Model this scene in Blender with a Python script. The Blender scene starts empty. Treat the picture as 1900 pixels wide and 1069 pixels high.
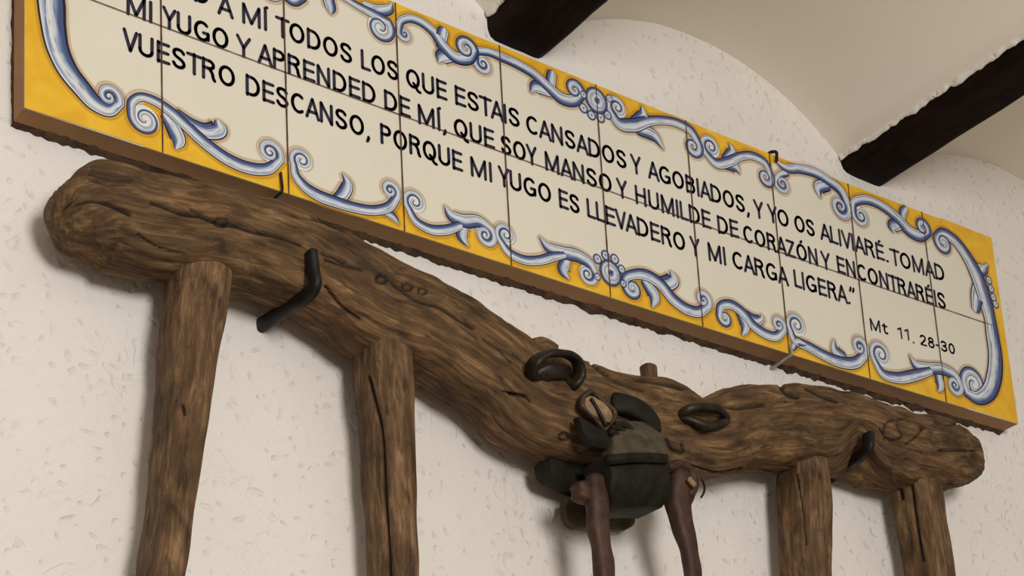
import bpy, bmesh, math, random
import numpy as np
from mathutils import Vector, Matrix, noise

random.seed(7)
SC = bpy.context.scene
COL = SC.collection

# ------------------------------------------------------------------ camera
F_PX, PPX, PPY = 3586.5233, 950.0, 534.5 + 745.9859
Z0 = 2.734                                   # height of the plaque's lower edge
BOARD_Y = -0.034                             # glazed face of the plaque (wall surface is y = 0)
CAM = np.array([-0.6376, BOARD_Y - 1.6002, Z0 - 1.134])
_R = np.array([[0.8074, -0.0523, 0.5876], [0.1306, -0.9555, -0.2645], [0.5753, 0.2903, -0.7647]])
_u, _s, _v = np.linalg.svd(_R)
RW = (_u @ _v) @ np.array([[1, 0, 0], [0, 0, 1], [0, -1, 0]], float)

cam_data = bpy.data.cameras.new('camera')
cam = bpy.data.objects.new('camera', cam_data)
COL.objects.link(cam)
cam_data.sensor_width = 36.0
cam_data.sensor_fit = 'HORIZONTAL'
cam_data.lens = 36.0 * F_PX / 1900.0
cam_data.shift_y = (PPY - 534.5) / 1900.0
cam_data.clip_start = 0.05
_m = Matrix.Identity(4)
for i in range(3):
    _m[i][0], _m[i][1], _m[i][2], _m[i][3] = RW[0][i], -RW[1][i], -RW[2][i], CAM[i]
cam.matrix_world = _m
SC.camera = cam

# ------------------------------------------------------------------ world, lamps, exposure
SC.view_settings.view_transform = 'Standard'
SC.view_settings.look = 'None'
SC.view_settings.gamma = 1.0
SC.view_settings.use_curve_mapping = False
SC.view_settings.exposure = -0.28

world = bpy.data.worlds.new('room_light')
SC.world = world
world.use_nodes = True
_wt = world.node_tree
_bg = _wt.nodes['Background']
_tc = _wt.nodes.new('ShaderNodeTexCoord')
_sx = _wt.nodes.new('ShaderNodeSeparateXYZ')
_wt.links.new(_tc.outputs['Generated'], _sx.inputs[0])
_mr = _wt.nodes.new('ShaderNodeMapRange')          # lighter towards the upper half of the room
_mr.inputs['From Min'].default_value = -0.5
_mr.inputs['From Max'].default_value = 0.45
_mr.inputs['To Min'].default_value = 0.36
_mr.inputs['To Max'].default_value = 0.37
_wt.links.new(_sx.outputs[2], _mr.inputs[0])
_wt.links.new(_mr.outputs[0], _bg.inputs[1])
_bg.inputs[0].default_value = (1.0, 0.985, 0.965, 1)


def area(name, loc, target, size, power, color):
    d = bpy.data.lights.new(name, 'AREA')
    d.shape = 'DISK'
    d.size = size
    d.energy = power
    d.color = color
    o = bpy.data.objects.new(name, d)
    COL.objects.link(o)
    o.location = loc
    o.rotation_euler = (Vector(target) - Vector(loc)).to_track_quat('-Z', 'Y').to_euler()
    return o


area('room_lamp', (-0.05, -3.1, 2.5), (0.6, 0, 2.7), 0.9, 66, (1.0, 0.975, 0.94))


# ------------------------------------------------------------------ pixel helpers (photo frame 1900 x 1069)
def unp(px, y):
    """points of the photograph -> points on the upright plane at depth y"""
    px = np.atleast_2d(np.array(px, float))
    d = np.stack([(px[:, 0] - PPX) / F_PX, (px[:, 1] - PPY) / F_PX, np.ones(len(px))], 1) @ RW
    t = (y - CAM[1]) / d[:, 1]
    return CAM + d * t[:, None]


def proj(P):
    q = (np.atleast_2d(P) - CAM) @ RW.T
    return np.stack([PPX + F_PX * q[:, 0] / q[:, 2], PPY + F_PX * q[:, 1] / q[:, 2]], 1)


def pscale(p, y):
    """pixels per metre around a photo point, on plane y"""
    a = unp([p, (p[0] + 4, p[1]), (p[0], p[1] + 4)], y)
    ar = np.linalg.norm(np.cross(a[1] - a[0], a[2] - a[0]))
    return 4.0 / math.sqrt(ar)


# ------------------------------------------------------------------ node helpers
def new_mat(name, rough=0.7, spec=0.3, metallic=0.0):
    m = bpy.data.materials.new(name)
    m.use_nodes = True
    b = m.node_tree.nodes['Principled BSDF']
    b.inputs['Roughness'].default_value = rough
    b.inputs['Specular IOR Level'].default_value = spec
    b.inputs['Metallic'].default_value = metallic
    return m, m.node_tree, b


def nn(t, typ, **kw):
    n = t.nodes.new(typ)
    for k, v in kw.items():
        if k in ('operation', 'blend_type', 'data_type', 'feature', 'attribute_name', 'distance', 'noise_dimensions', 'interpolation'):
            setattr(n, k, v)
        else:
            n.inputs[k.replace('_', ' ')].default_value = v
    return n


def ramp(t, fac, stops, interp='LINEAR'):
    r = t.nodes.new('ShaderNodeValToRGB')
    r.color_ramp.interpolation = interp
    e = r.color_ramp.elements
    while len(e) > 1:
        e.remove(e[-1])
    e[0].position = stops[0][0]
    e[0].color = stops[0][1]
    for p, c in stops[1:]:
        x = e.new(p)
        x.color = c
    t.links.new(fac, r.inputs[0])
    return r.outputs[0]


def srgb(r, g, b, a=1.0):
    f = lambda c: c / 255 / 12.92 if c / 255 <= 0.04045 else ((c / 255 + 0.055) / 1.055) ** 2.4
    return (f(r), f(g), f(b), a)


def g1(v):
    return (v, v, v, 1)


def mix(t, fac, a, b, blend='MIX'):
    n = t.nodes.new('ShaderNodeMix')
    n.data_type = 'RGBA'
    n.blend_type = blend
    for sock, v in ((n.inputs[0], fac), (n.inputs[6], a), (n.inputs[7], b)):
        if hasattr(v, 'is_output'):
            t.links.new(v, sock)
        elif sock == n.inputs[0]:
            sock.default_value = v
        else:
            sock.default_value = v
    return n.outputs[2]


def bump(t, b, height, strength, dist):
    n = t.nodes.new('ShaderNodeBump')
    n.inputs['Strength'].default_value = strength
    n.inputs['Distance'].default_value = dist
    t.links.new(height, n.inputs['Height'])
    t.links.new(n.outputs[0], b.inputs['Normal'])
    return n


def math_node(t, op, a, b=None):
    n = t.nodes.new('ShaderNodeMath')
    n.operation = op
    for i, v in enumerate((a, b)):
        if v is None:
            continue
        if hasattr(v, 'is_output'):
            t.links.new(v, n.inputs[i])
        else:
            n.inputs[i].default_value = v
    return n.outputs[0]


# ------------------------------------------------------------------ materials
def mat_plaster(name, base, dirt, rough_amt, pits):
    m, t, b = new_mat(name, 0.9, 0.15)
    geo = t.nodes.new('ShaderNodeNewGeometry')
    pos = geo.outputs['Position']
    n1 = nn(t, 'ShaderNodeTexNoise', Scale=26.0, Detail=3.0, Roughness=0.5, Distortion=1.2)
    n2 = nn(t, 'ShaderNodeTexNoise', Scale=75.0, Detail=4.0, Roughness=0.55)
    n3 = nn(t, 'ShaderNodeTexNoise', Scale=2.3, Detail=3.0)
    v = nn(t, 'ShaderNodeTexVoronoi', Scale=62.0, Randomness=1.0)
    v.feature = 'SMOOTH_F1'
    warp = nn(t, 'ShaderNodeTexNoise', Scale=24.0, Detail=2.0)
    t.links.new(pos, warp.inputs['Vector'])
    vm = t.nodes.new('ShaderNodeVectorMath')
    vm.operation = 'MULTIPLY_ADD'
    t.links.new(warp.outputs['Color'], vm.inputs[0])
    vm.inputs[1].default_value = (0.05, 0.05, 0.05)
    t.links.new(pos, vm.inputs[2])
    t.links.new(vm.outputs[0], v.inputs['Vector'])
    for n in (n1, n2, n3):
        t.links.new(pos, n.inputs['Vector'])
    # curled trowel ridges: thin band of a noise field
    ridge = ramp(t, n1.outputs[0], [(0.0, g1(0)), (0.44, g1(0)), (0.5, g1(1)), (0.58, g1(0.3)), (1, g1(0.3))])
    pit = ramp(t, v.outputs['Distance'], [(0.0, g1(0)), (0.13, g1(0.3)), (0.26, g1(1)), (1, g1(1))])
    n4 = nn(t, 'ShaderNodeTexNoise', Scale=9.0, Detail=2.0)
    t.links.new(pos, n4.inputs['Vector'])
    where = ramp(t, n4.outputs[0], [(0.0, g1(0)), (0.47, g1(0)), (0.62, g1(1)), (1, g1(1))])
    ridge = math_node(t, 'MULTIPLY', ridge, where)
    h = math_node(t, 'ADD', math_node(t, 'MULTIPLY', ridge, 0.32), math_node(t, 'MULTIPLY', n2.outputs[0], 0.9))
    h = math_node(t, 'ADD', h, math_node(t, 'MULTIPLY', pit, pits))
    bump(t, b, h, rough_amt, 0.004)
    blotch = ramp(t, n3.outputs[0], [(0.35, g1(0)), (0.65, g1(1))])
    c = mix(t, blotch, base, dirt)
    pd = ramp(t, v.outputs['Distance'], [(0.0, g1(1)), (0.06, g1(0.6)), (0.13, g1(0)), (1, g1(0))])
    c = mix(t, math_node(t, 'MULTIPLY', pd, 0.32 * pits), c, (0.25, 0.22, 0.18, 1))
    t.links.new(c, b.inputs['Base Color'])
    return m


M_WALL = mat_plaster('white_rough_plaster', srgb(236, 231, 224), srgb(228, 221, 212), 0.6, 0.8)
M_CEIL = mat_plaster('smooth_ceiling_plaster', srgb(241, 235, 222), srgb(238, 231, 217), 0.06, 0.0)


def mat_wood(name, dark, mid, light, contrast=1.0, scale=1.0, bumpy=0.5):
    m, t, b = new_mat(name, 0.72, 0.28)
    at = nn(t, 'ShaderNodeAttribute', attribute_name='grain')
    mp = t.nodes.new('ShaderNodeMapping')
    mp.inputs['Scale'].default_value = (20 * scale, 135 * scale, 135 * scale)
    t.links.new(at.outputs['Vector'], mp.inputs['Vector'])
    fine = nn(t, 'ShaderNodeTexNoise', Scale=1.0, Detail=7.0, Roughness=0.68, Distortion=0.6)
    t.links.new(mp.outputs[0], fine.inputs['Vector'])
    mp2 = t.nodes.new('ShaderNodeMapping')
    mp2.inputs['Scale'].default_value = (14, 26, 26)
    t.links.new(at.outputs['Vector'], mp2.inputs['Vector'])
    big = nn(t, 'ShaderNodeTexNoise', Scale=1.0, Detail=4.0, Roughness=0.6, Distortion=1.2)
    t.links.new(mp2.outputs[0], big.inputs['Vector'])
    mp3 = t.nodes.new('ShaderNodeMapping')
    mp3.inputs['Scale'].default_value = (30, 150, 150)
    t.links.new(at.outputs['Vector'], mp3.inputs['Vector'])
    streak = nn(t, 'ShaderNodeTexNoise', Scale=1.0, Detail=3.0, Roughness=0.6)
    t.links.new(mp3.outputs[0], streak.inputs['Vector'])
    f = ramp(t, fine.outputs[0], [(0.5 - 0.22 / contrast, dark), (0.5, mid), (0.5 + 0.2 / contrast, light)])
    bg = ramp(t, big.outputs[0], [(0.32, g1(0.5)), (0.5, g1(0.95)), (0.68, g1(1.4))])
    c = mix(t, 1.0, f, bg, 'MULTIPLY')
    sd = ramp(t, streak.outputs[0], [(0.0, g1(1)), (0.30, g1(1)), (0.38, g1(0)), (1, g1(0))])
    c = mix(t, math_node(t, 'MULTIPLY', sd, 0.5), c, (0.012, 0.008, 0.005, 1))
    cr = nn(t, 'ShaderNodeAttribute', attribute_name='grime')
    c = mix(t, cr.outputs['Fac'], c, (0.008, 0.005, 0.003, 1))
    t.links.new(c, b.inputs['Base Color'])
    h = math_node(t, 'SUBTRACT', fine.outputs[0], math_node(t, 'MULTIPLY', sd, 0.35))
    bump(t, b, h, bumpy, 0.006)
    return m


M_LOG = mat_wood('weathered_yoke_wood', srgb(58, 42, 26), srgb(95, 70, 44), srgb(138, 108, 73), 1.1, 1.0, 0.55)
M_POST = mat_wood('rubbed_post_wood', srgb(64, 45, 28), srgb(100, 75, 50), srgb(142, 112, 79), 1.1, 0.9, 0.6)
M_BEAM = mat_wood('tarred_beam_wood', srgb(16, 9, 6), srgb(27, 15, 9), srgb(38, 22, 13), 1.0, 0.6, 0.3)
M_BEAM.node_tree.nodes['Principled BSDF'].inputs['Specular IOR Level'].default_value = 0.08


def mat_metal(name, c1, c2, rough=0.55, metallic=0.55):
    m, t, b = new_mat(name, rough, 0.4, metallic)
    tc = t.nodes.new('ShaderNodeTexCoord')
    n = nn(t, 'ShaderNodeTexNoise', Scale=55.0, Detail=5.0, Roughness=0.65)
    t.links.new(tc.outputs['Object'], n.inputs['Vector'])
    c = ramp(t, n.outputs[0], [(0.3, c1), (0.7, c2)])
    t.links.new(c, b.inputs['Base Color'])
    bump(t, b, n.outputs[0], 0.4, 0.002)
    return m


M_IRON = mat_metal('black_iron', srgb(14, 13, 11), srgb(34, 31, 26), 0.55, 0.3)
M_RUST = mat_metal('rusty_iron', srgb(44, 27, 19), srgb(84, 56, 41), 0.6, 0.2)
M_RINGM = mat_metal('brown_black_ring_iron', srgb(20, 15, 10), srgb(54, 42, 29), 0.45, 0.35)
M_BRASS = mat_metal('worn_buckle_metal', srgb(44, 34, 24), srgb(92, 74, 54), 0.5, 0.4)
M_WIRE = mat_metal('pale_wire', srgb(140, 130, 120), srgb(190, 182, 172), 0.5, 0.2)
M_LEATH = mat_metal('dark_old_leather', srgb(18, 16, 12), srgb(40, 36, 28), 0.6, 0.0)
M_LEATH2 = mat_metal('greyed_leather', srgb(52, 46, 36), srgb(90, 80, 64), 0.6, 0.0)
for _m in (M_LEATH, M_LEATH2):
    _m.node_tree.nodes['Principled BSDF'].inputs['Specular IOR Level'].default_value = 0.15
M_PALEW = mat_metal('pale_worn_leather', srgb(96, 74, 50), srgb(168, 138, 100), 0.65, 0.0)


def mat_glaze(name, c1, c2, scale=9.0, rough=0.32):
    m, t, b = new_mat(name, rough, 0.35)
    geo = t.nodes.new('ShaderNodeNewGeometry')
    n = nn(t, 'ShaderNodeTexNoise', Scale=scale, Detail=5.0, Roughness=0.6, Distortion=0.5)
    t.links.new(geo.outputs['Position'], n.inputs['Vector'])
    t.links.new(ramp(t, n.outputs[0], [(0.3, c1), (0.7, c2)]), b.inputs['Base Color'])
    return m


M_CREAM = mat_glaze('cream_glaze', srgb(222, 216, 198), srgb(227, 221, 204), 6.0)
M_YELLOW = mat_glaze('yellow_glaze', srgb(222, 164, 34), srgb(240, 194, 54), 26.0)
M_INK = mat_glaze('dark_ink_lettering', srgb(28, 25, 40), srgb(44, 42, 66), 30.0)
M_GROUT = mat_glaze('brown_grout', srgb(66, 44, 32), srgb(92, 62, 46), 40.0, 0.8)
M_EDGE = mat_glaze('brown_edge_band', srgb(138, 99, 56), srgb(154, 113, 66), 14.0, 0.6)
M_MORTAR = mat_glaze('dark_mortar', srgb(52, 36, 24), srgb(96, 74, 54), 60.0, 0.95)


def mat_scroll():
    m, t, b = new_mat('blue_scroll_paint', 0.32, 0.35)
    uv = t.nodes.new('ShaderNodeUVMap')
    uv.uv_map = 'stroke'
    sep = t.nodes.new('ShaderNodeSeparateXYZ')
    t.links.new(uv.outputs[0], sep.inputs[0])
    mp = t.nodes.new('ShaderNodeMapping')
    mp.inputs['Scale'].default_value = (28, 7, 1)
    t.links.new(uv.outputs[0], mp.inputs['Vector'])
    n = nn(t, 'ShaderNodeTexNoise', Scale=1.0, Detail=3.0, Roughness=0.6)
    t.links.new(mp.outputs[0], n.inputs['Vector'])
    wob = math_node(t, 'MULTIPLY', math_node(t, 'SUBTRACT', n.outputs[0], 0.5), 0.42)
    mask = ramp(t, sep.outputs[1], [(0.0, g1(0)), (0.12, g1(0)), (0.3, g1(1)), (0.72, g1(1)), (0.9, g1(0)), (1, g1(0))])
    a = math_node(t, 'ADD', sep.outputs[1], math_node(t, 'MULTIPLY', wob, mask))
    deep, mid, pale, white, ink = srgb(70, 84, 128), srgb(116, 134, 172), srgb(188, 198, 211), srgb(226, 226, 222), srgb(24, 26, 48)
    c = ramp(t, a, [(0.0, ink), (0.09, ink), (0.115, deep), (0.25, deep), (0.34, mid), (0.44, pale), (0.62, white),
                    (0.74, pale), (0.80, mid), (0.85, pale), (0.915, white), (0.94, ink), (1.0, ink)])
    mp2 = t.nodes.new('ShaderNodeMapping')
    mp2.inputs['Scale'].default_value = (42, 13, 1)
    t.links.new(uv.outputs[0], mp2.inputs['Vector'])
    n2 = nn(t, 'ShaderNodeTexNoise', Scale=1.0, Detail=1.0)
    t.links.new(mp2.outputs[0], n2.inputs['Vector'])
    st = ramp(t, n2.outputs[0], [(0, g1(0)), (0.62, g1(0)), (0.68, g1(1)), (1, g1(1))])
    c = mix(t, math_node(t, 'MULTIPLY', math_node(t, 'MULTIPLY', st, mask), 0.8), c, srgb(52, 64, 108))
    t.links.new(c, b.inputs['Base Color'])
    return m


def mat_halo():
    m, t, b = new_mat('tan_wash_around_scrolls', 0.32, 0.35)
    uv = t.nodes.new('ShaderNodeUVMap')
    uv.uv_map = 'stroke'
    sep = t.nodes.new('ShaderNodeSeparateXYZ')
    t.links.new(uv.outputs[0], sep.inputs[0])
    al = ramp(t, sep.outputs[1], [(0.0, g1(0)), (0.05, g1(0.22)), (0.1, g1(0.36)), (0.16, g1(0.2)), (0.24, g1(0.3)),
                                  (0.76, g1(0.3)), (0.84, g1(0.2)), (0.9, g1(0.36)), (0.95, g1(0.22)), (1, g1(0))])
    b.inputs['Base Color'].default_value = srgb(190, 140, 62)
    t.links.new(al, b.inputs['Alpha'])
    return m


M_SCROLL = mat_scroll()
M_HALO = mat_halo()


# ------------------------------------------------------------------ object helpers
def link(name, verts, faces, mat, parent=None, smooth=False, uvs=None, attrs=None):
    me = bpy.data.meshes.new(name)
    me.from_pydata([tuple(map(float, v)) for v in verts], [], [tuple(f) for f in faces])
    me.materials.append(mat)
    if uvs is not None:
        lay = me.uv_layers.new(name='stroke')
        vi = np.zeros(len(me.loops), int)
        me.loops.foreach_get('vertex_index', vi)
        lay.data.foreach_set('uv', np.array(uvs, np.float32)[vi].ravel())
    for k, (typ, data) in (attrs or {}).items():
        a = me.attributes.new(k, typ, 'POINT')
        a.data.foreach_set('vector' if typ == 'FLOAT_VECTOR' else 'value', np.array(data, np.float32).ravel())
    if smooth:
        me.shade_smooth()
    me.update()
    o = bpy.data.objects.new(name, me)
    COL.objects.link(o)
    if parent is not None:
        o.parent = parent
        o.matrix_parent_inverse = Matrix.Translation(-world_loc(parent))
    return o


def world_loc(o):
    v = Vector((0, 0, 0))
    while o is not None:
        v += o.location
        o = None if o.parent is None or o.type != 'EMPTY' else o.parent
    return v


def tag(o, label, cat, group=None):
    o['label'] = label
    o['category'] = cat
    if group:
        o['group'] = group
    return o


def thing(name, loc, label, cat, group=None):
    o = bpy.data.objects.new(name, None)
    o.empty_display_size = 0.05
    COL.objects.link(o)
    o.location = loc
    return tag(o, label, cat, group)


def structure(o):
    o['kind'] = 'structure'
    return o


def catmull(P, n):
    """resample a polyline of k-dim points smoothly to n points (centripetal-ish, by chord length)"""
    P = np.array(P, float)
    if len(P) == 2:
        return P[0] + (P[1] - P[0]) * np.linspace(0, 1, n)[:, None]
    Q = np.vstack([2 * P[0] - P[1], P, 2 * P[-1] - P[-2]])
    seg = np.linalg.norm(np.diff(P, axis=0)[:, :3], axis=1) + 1e-9
    s = np.concatenate([[0], np.cumsum(seg)])
    out = []
    for x in np.linspace(0, s[-1], n):
        i = min(max(np.searchsorted(s, x, side='right') - 1, 0), len(P) - 2)
        t = (x - s[i]) / seg[i]
        p0, p1, p2, p3 = Q[i], Q[i + 1], Q[i + 2], Q[i + 3]
        d0 = seg[i - 1] if i > 0 else seg[i]
        d1 = seg[i]
        d2 = seg[i + 1] if i + 1 < len(seg) else seg[i]
        m1 = d1 * ((p1 - p0) / d0 * d1 + (p2 - p1) / d1 * d0) / (d0 + d1)
        m2 = d1 * ((p2 - p1) / d1 * d2 + (p3 - p2) / d2 * d1) / (d1 + d2)
        h = 2 * t ** 3 - 3 * t ** 2 + 1
        out.append(h * p1 + (t ** 3 - 2 * t ** 2 + t) * m1 + (-2 * t ** 3 + 3 * t ** 2) * p2 + (t ** 3 - t ** 2) * m2)
    return np.array(out)


def loft(centers, ha, hb, ref, seg=24, n=2.0, caps=True, closed=False, round_caps=0.0, twist=0.0):
    """sweep a superellipse along centres; ref = direction of half-extent hb, ha across it"""
    C = np.array(centers, float)
    k = len(C)
    ha = np.full(k, ha) if np.isscalar(ha) else np.array(ha, float)
    hb = np.full(k, hb) if np.isscalar(hb) else np.array(hb, float)
    if closed:
        T = np.roll(C, -1, 0) - np.roll(C, 1, 0)
    else:
        T = np.gradient(C, axis=0)
    T /= np.linalg.norm(T, axis=1)[:, None] + 1e-12
    ref = np.array(ref, float)
    refs = np.tile(ref, (k, 1)) if ref.ndim == 1 else ref
    A = np.cross(T, refs)
    A /= np.linalg.norm(A, axis=1)[:, None] + 1e-12
    B = np.cross(A, T)
    if twist:
        A, B = A * math.cos(twist) + B * math.sin(twist), B * math.cos(twist) - A * math.sin(twist)
    if round_caps and not closed:
        # add shrinking end rings so that the ends are rounded
        def ext(i, sgn):
            cc, aa, bb, AA, BB = [], [], [], [], []
            for f in (0.35, 0.65, 0.86, 0.97, 1.0):
                w = math.sqrt(max(1 - f * f, 0.0))
                cc.append(C[i] + sgn * T[i] * f * round_caps)
                aa.append(ha[i] * max(w, 0.02)); bb.append(hb[i] * max(w, 0.02)); AA.append(A[i]); BB.append(B[i])
            return [np.array(x) for x in (cc, aa, bb, AA, BB)]
        e0, e1 = ext(0, -1), ext(k - 1, 1)
        C = np.vstack([e0[0][::-1], C, e1[0]])
        ha = np.concatenate([e0[1][::-1], ha, e1[1]]); hb = np.concatenate([e0[2][::-1], hb, e1[2]])
        A = np.vstack([e0[3], A, e1[3]]); B = np.vstack([e0[4], B, e1[4]])
        k = len(C)
    th = np.arange(seg) * 2 * math.pi / seg
    cs, sn = np.cos(th), np.sin(th)
    if n > 2.2:
        td = np.linspace(0, 2 * math.pi, 6001)
        cd, sd_ = np.cos(td), np.sin(td)
        cd, sd_ = np.sign(cd) * np.abs(cd) ** (2 / n), np.sign(sd_) * np.abs(sd_) ** (2 / n)
        ln = np.concatenate([[0], np.cumsum(np.hypot(np.diff(cd), np.diff(sd_)))])
        q_ = np.arange(seg) * ln[-1] / seg
        ca, sa = np.interp(q_, ln, cd), np.interp(q_, ln, sd_)
    else:
        ca, sa = np.sign(cs) * np.abs(cs) ** (2 / n), np.sign(sn) * np.abs(sn) ** (2 / n)
    V = C[:, None, :] + A[:, None, :] * (ha[:, None] * ca)[:, :, None] + B[:, None, :] * (hb[:, None] * sa)[:, :, None]
    nrm = A[:, None, :] * ca[None, :, None] + B[:, None, :] * sa[None, :, None]
    along = np.concatenate([[0], np.cumsum(np.linalg.norm(np.diff(C, axis=0), axis=1))])
    grain = np.stack([np.repeat(along[:, None], seg, 1), ha[:, None] * ca, hb[:, None] * sa], 2)
    faces = []
    for i in range(k if closed else k - 1):
        i2 = (i + 1) % k
        for j in range(seg):
            j2 = (j + 1) % seg
            faces.append((i * seg + j, i * seg + j2, i2 * seg + j2, i2 * seg + j))
    if caps and not closed:
        faces.append(tuple(range(seg))[::-1])
        faces.append(tuple((k - 1) * seg + j for j in range(seg)))
    return V.reshape(-1, 3), faces, nrm.reshape(-1, 3), grain.reshape(-1, 3)


def fix_normals(o):
    bm = bmesh.new()
    bm.from_mesh(o.data)
    bmesh.ops.recalc_face_normals(bm, faces=bm.faces)
    bm.to_mesh(o.data)
    bm.free()


def loft_obj(name, mat, parent, *args, rough=0.0, seed=0.0, freq=60.0, **kw):
    V, Fc, N, G = loft(*args, **kw)
    if rough:
        for i in range(len(V)):
            V[i] = V[i] + N[i] * rough * noise.noise(Vector(V[i]) * freq + Vector((seed, seed * 2, 0)))
    G = G + np.array([seed, 0, 0])
    o = link(name, V, Fc, mat, parent, True, attrs={'grain': ('FLOAT_VECTOR', G), 'grime': ('FLOAT', np.zeros(len(V)))})
    fix_normals(o)
    return o


def box_obj(name, lo, hi, mat, parent=None, bevel=0.0):
    bm = bmesh.new()
    bmesh.ops.create_cube(bm, size=1.0)
    lo, hi = Vector(lo), Vector(hi)
    for v in bm.verts:
        v.co = Vector([(lo[i] + hi[i]) / 2 + v.co[i] * (hi[i] - lo[i]) for i in range(3)])
    if bevel:
        bmesh.ops.bevel(bm, geom=bm.edges[:], offset=bevel, segments=2, affect='EDGES')
    V = [v.co.copy() for v in bm.verts]
    bm.verts.index_update()
    Fc = [[v.index for v in f.verts] for f in bm.faces]
    bm.free()
    return link(name, V, Fc, mat, parent, False, attrs={'grain': ('FLOAT_VECTOR', [(v.y, v.x, v.z) for v in V]), 'grime': ('FLOAT', np.zeros(len(V)))})


# ================================================================== THE ROOM
def grid(xs, zs, fn):
    V = [fn(x, z) for z in zs for x in xs]
    n = len(xs)
    Fc = [(j * n + i, j * n + i + 1, (j + 1) * n + i + 1, (j + 1) * n + i) for j in range(len(zs) - 1) for i in range(n - 1)]
    return V, Fc


def wall_pt(x, z):
    d = 0.0022 * noise.noise(Vector((x * 7, 0, z * 7))) + 0.0014 * noise.noise(Vector((x * 26, 3, z * 26)))
    return (x, 0.0035 - d * 0.9 - 0.0008, z)


xs = np.concatenate([np.linspace(-3, -0.25, 30)[:-1], np.linspace(-0.25, 2.1, 330), np.linspace(2.1, 5, 30)[1:]])
zs = np.concatenate([np.linspace(0, 2.0, 14)[:-1], np.linspace(2.0, 3.3, 200)])
V, Fc = grid(list(xs), list(zs), wall_pt)
wall = structure(link('wall_back', V, Fc, M_WALL, None, True))
V, Fc = grid([-3.0, 5.0], [0.0, 1.0], lambda x, k: (x, 0.1 - 5.1 * k, 0))
M_FLOOR = mat_glaze('pale_stone_floor', srgb(176, 150, 122), srgb(190, 166, 138), 3.0, 0.5)
floor = structure(link('floor', V, Fc, M_FLOOR))

# little barrel vaults running from beam to beam, axis towards the room
BEAMS = [(0.612, 0.699, 3.069), (1.232, 1.319, 3.083)]
PITCH = 0.62
prof = []
x0 = 0.699 - 5 * PITCH
for k in range(11):
    xa = x0 + k * PITCH
    xb = xa + PITCH - 0.087
    spring = 3.104
    h = 0.103
    c = (xb - xa) / 2
    Rr = (c * c + h * h) / (2 * h)
    for i in range(25):
        x = xa + (xb - xa) * i / 24
        dx = x - (xa + c)
        prof.append((x, spring + h - (Rr - math.sqrt(Rr * Rr - dx * dx))))
ys = [0.03, 0.0, -0.01, -0.03, -0.06, -0.12, -0.3, -0.7, -1.4, -2.4, -3.6, -5.0]
V = [(x, y, z + 0.0015 * noise.noise(Vector((x * 5, y * 5, 0)))) for y in ys for (x, z) in prof]
n = len(prof)
Fc = [(j * n + i, j * n + i + 1, (j + 1) * n + i + 1, (j + 1) * n + i) for j in range(len(ys) - 1) for i in range(n - 1)]
ceil = structure(link('ceiling', V, Fc, M_CEIL, None, True))


def jag(s, seed):
    return 0.0062 * noise.noise(Vector((s * 38, seed, 0))) + 0.0034 * noise.noise(Vector((s * 110, seed, 4))) + 0.0012 * noise.noise(Vector((s * 300, seed, 9)))


def plaster_lip(name, x, side, zlow, seed):
    """ragged plaster edge lapping down a beam's flank"""
    V, Fc = [], []
    N = 700
    for i in range(N + 1):
        y = -0.0 - 3.2 * (i / N)
        zl = zlow + jag(y, seed)
        t = 0.004 + 0.002 * noise.noise(Vector((y * 60, seed, 2)))
        for (dx, z) in ((0.0, 3.125), (t * 0.9, 3.125), (t, zl + 0.004), (t * 0.6, zl), (0.0, zl + 0.001)):
            V.append((x + side * dx, y, z))
    for i in range(N):
        for j in range(4):
            Fc.append((i * 5 + j, i * 5 + j + 1, i * 5 + 5 + j + 1, i * 5 + 5 + j))
    o = link(name, V, Fc, M_WALL, None, True)
    fix_normals(o)
    return structure(o)


for bi, (xa, xb, zb) in enumerate(BEAMS):
    N = 90
    Cn = [((xa + xb) / 2 + 0.0015 * noise.noise(Vector((i * 0.35, bi, 0))), 0.02 - 3.6 * i / N, zb + 0.06 + 0.001 * noise.noise(Vector((i * 0.4, bi, 5)))) for i in range(N + 1)]
    o = loft_obj('ceiling_beam', M_BEAM, None, Cn, (xb - xa) / 2, 0.06, (0, 0, 1), seg=48, n=9.0, rough=0.0018, seed=bi * 3.0, freq=40.0)
    tag(o, ('dark brown ceiling beam meeting the wall above the middle of the tile plaque',
            'dark brown ceiling beam meeting the wall above the right part of the tile plaque')[bi], 'beam', 'dark ceiling beams')
    plaster_lip('trim_%d' % (2 * bi + 1), xa, -1, (3.0985, 3.0985)[bi], bi * 2.0)
    plaster_lip('trim_%d' % (2 * bi + 2), xb, 1, 3.101, bi * 2.0 + 1)

# ================================================================== THE TILE PLAQUE
T = 0.15
CX = [-0.00088, -0.00268, 0.00121, 0.00545, 0.00079, 0.001, -0.00286]
CZ = [-0.00208, -0.00181, 0.00712, 0.00053, -7e-05, -0.00184, 0.00255]


def tile_pt(u, v):
    """corner of the hand-laid tiles (u columns, v rows) in wall coordinates"""
    a, b = u / 5 - 1, v - 1
    f = (1, a, a * a, a ** 3, b, a * b, a * a * b)
    return (u * T + sum(p * q for p, q in zip(CX, f)), Z0 + v * T + sum(p * q for p, q in zip(CZ, f)))


plaque = thing('tile_plaque', (0.75, 0, Z0), 'long tile plaque painted with a scripture verse in a yellow and blue scroll border', 'plaque')


def outline(nu=60):
    pts = [tile_pt(10 * i / nu, 0) for i in range(nu + 1)] + [tile_pt(10, 2 * i / 12) for i in range(1, 13)]
    pts += [tile_pt(10 - 10 * i / nu, 2) for i in range(1, nu + 1)] + [tile_pt(0, 2 - 2 * i / 12) for i in range(1, 12)]
    return pts


OUT = outline()
bm = bmesh.new()
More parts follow.
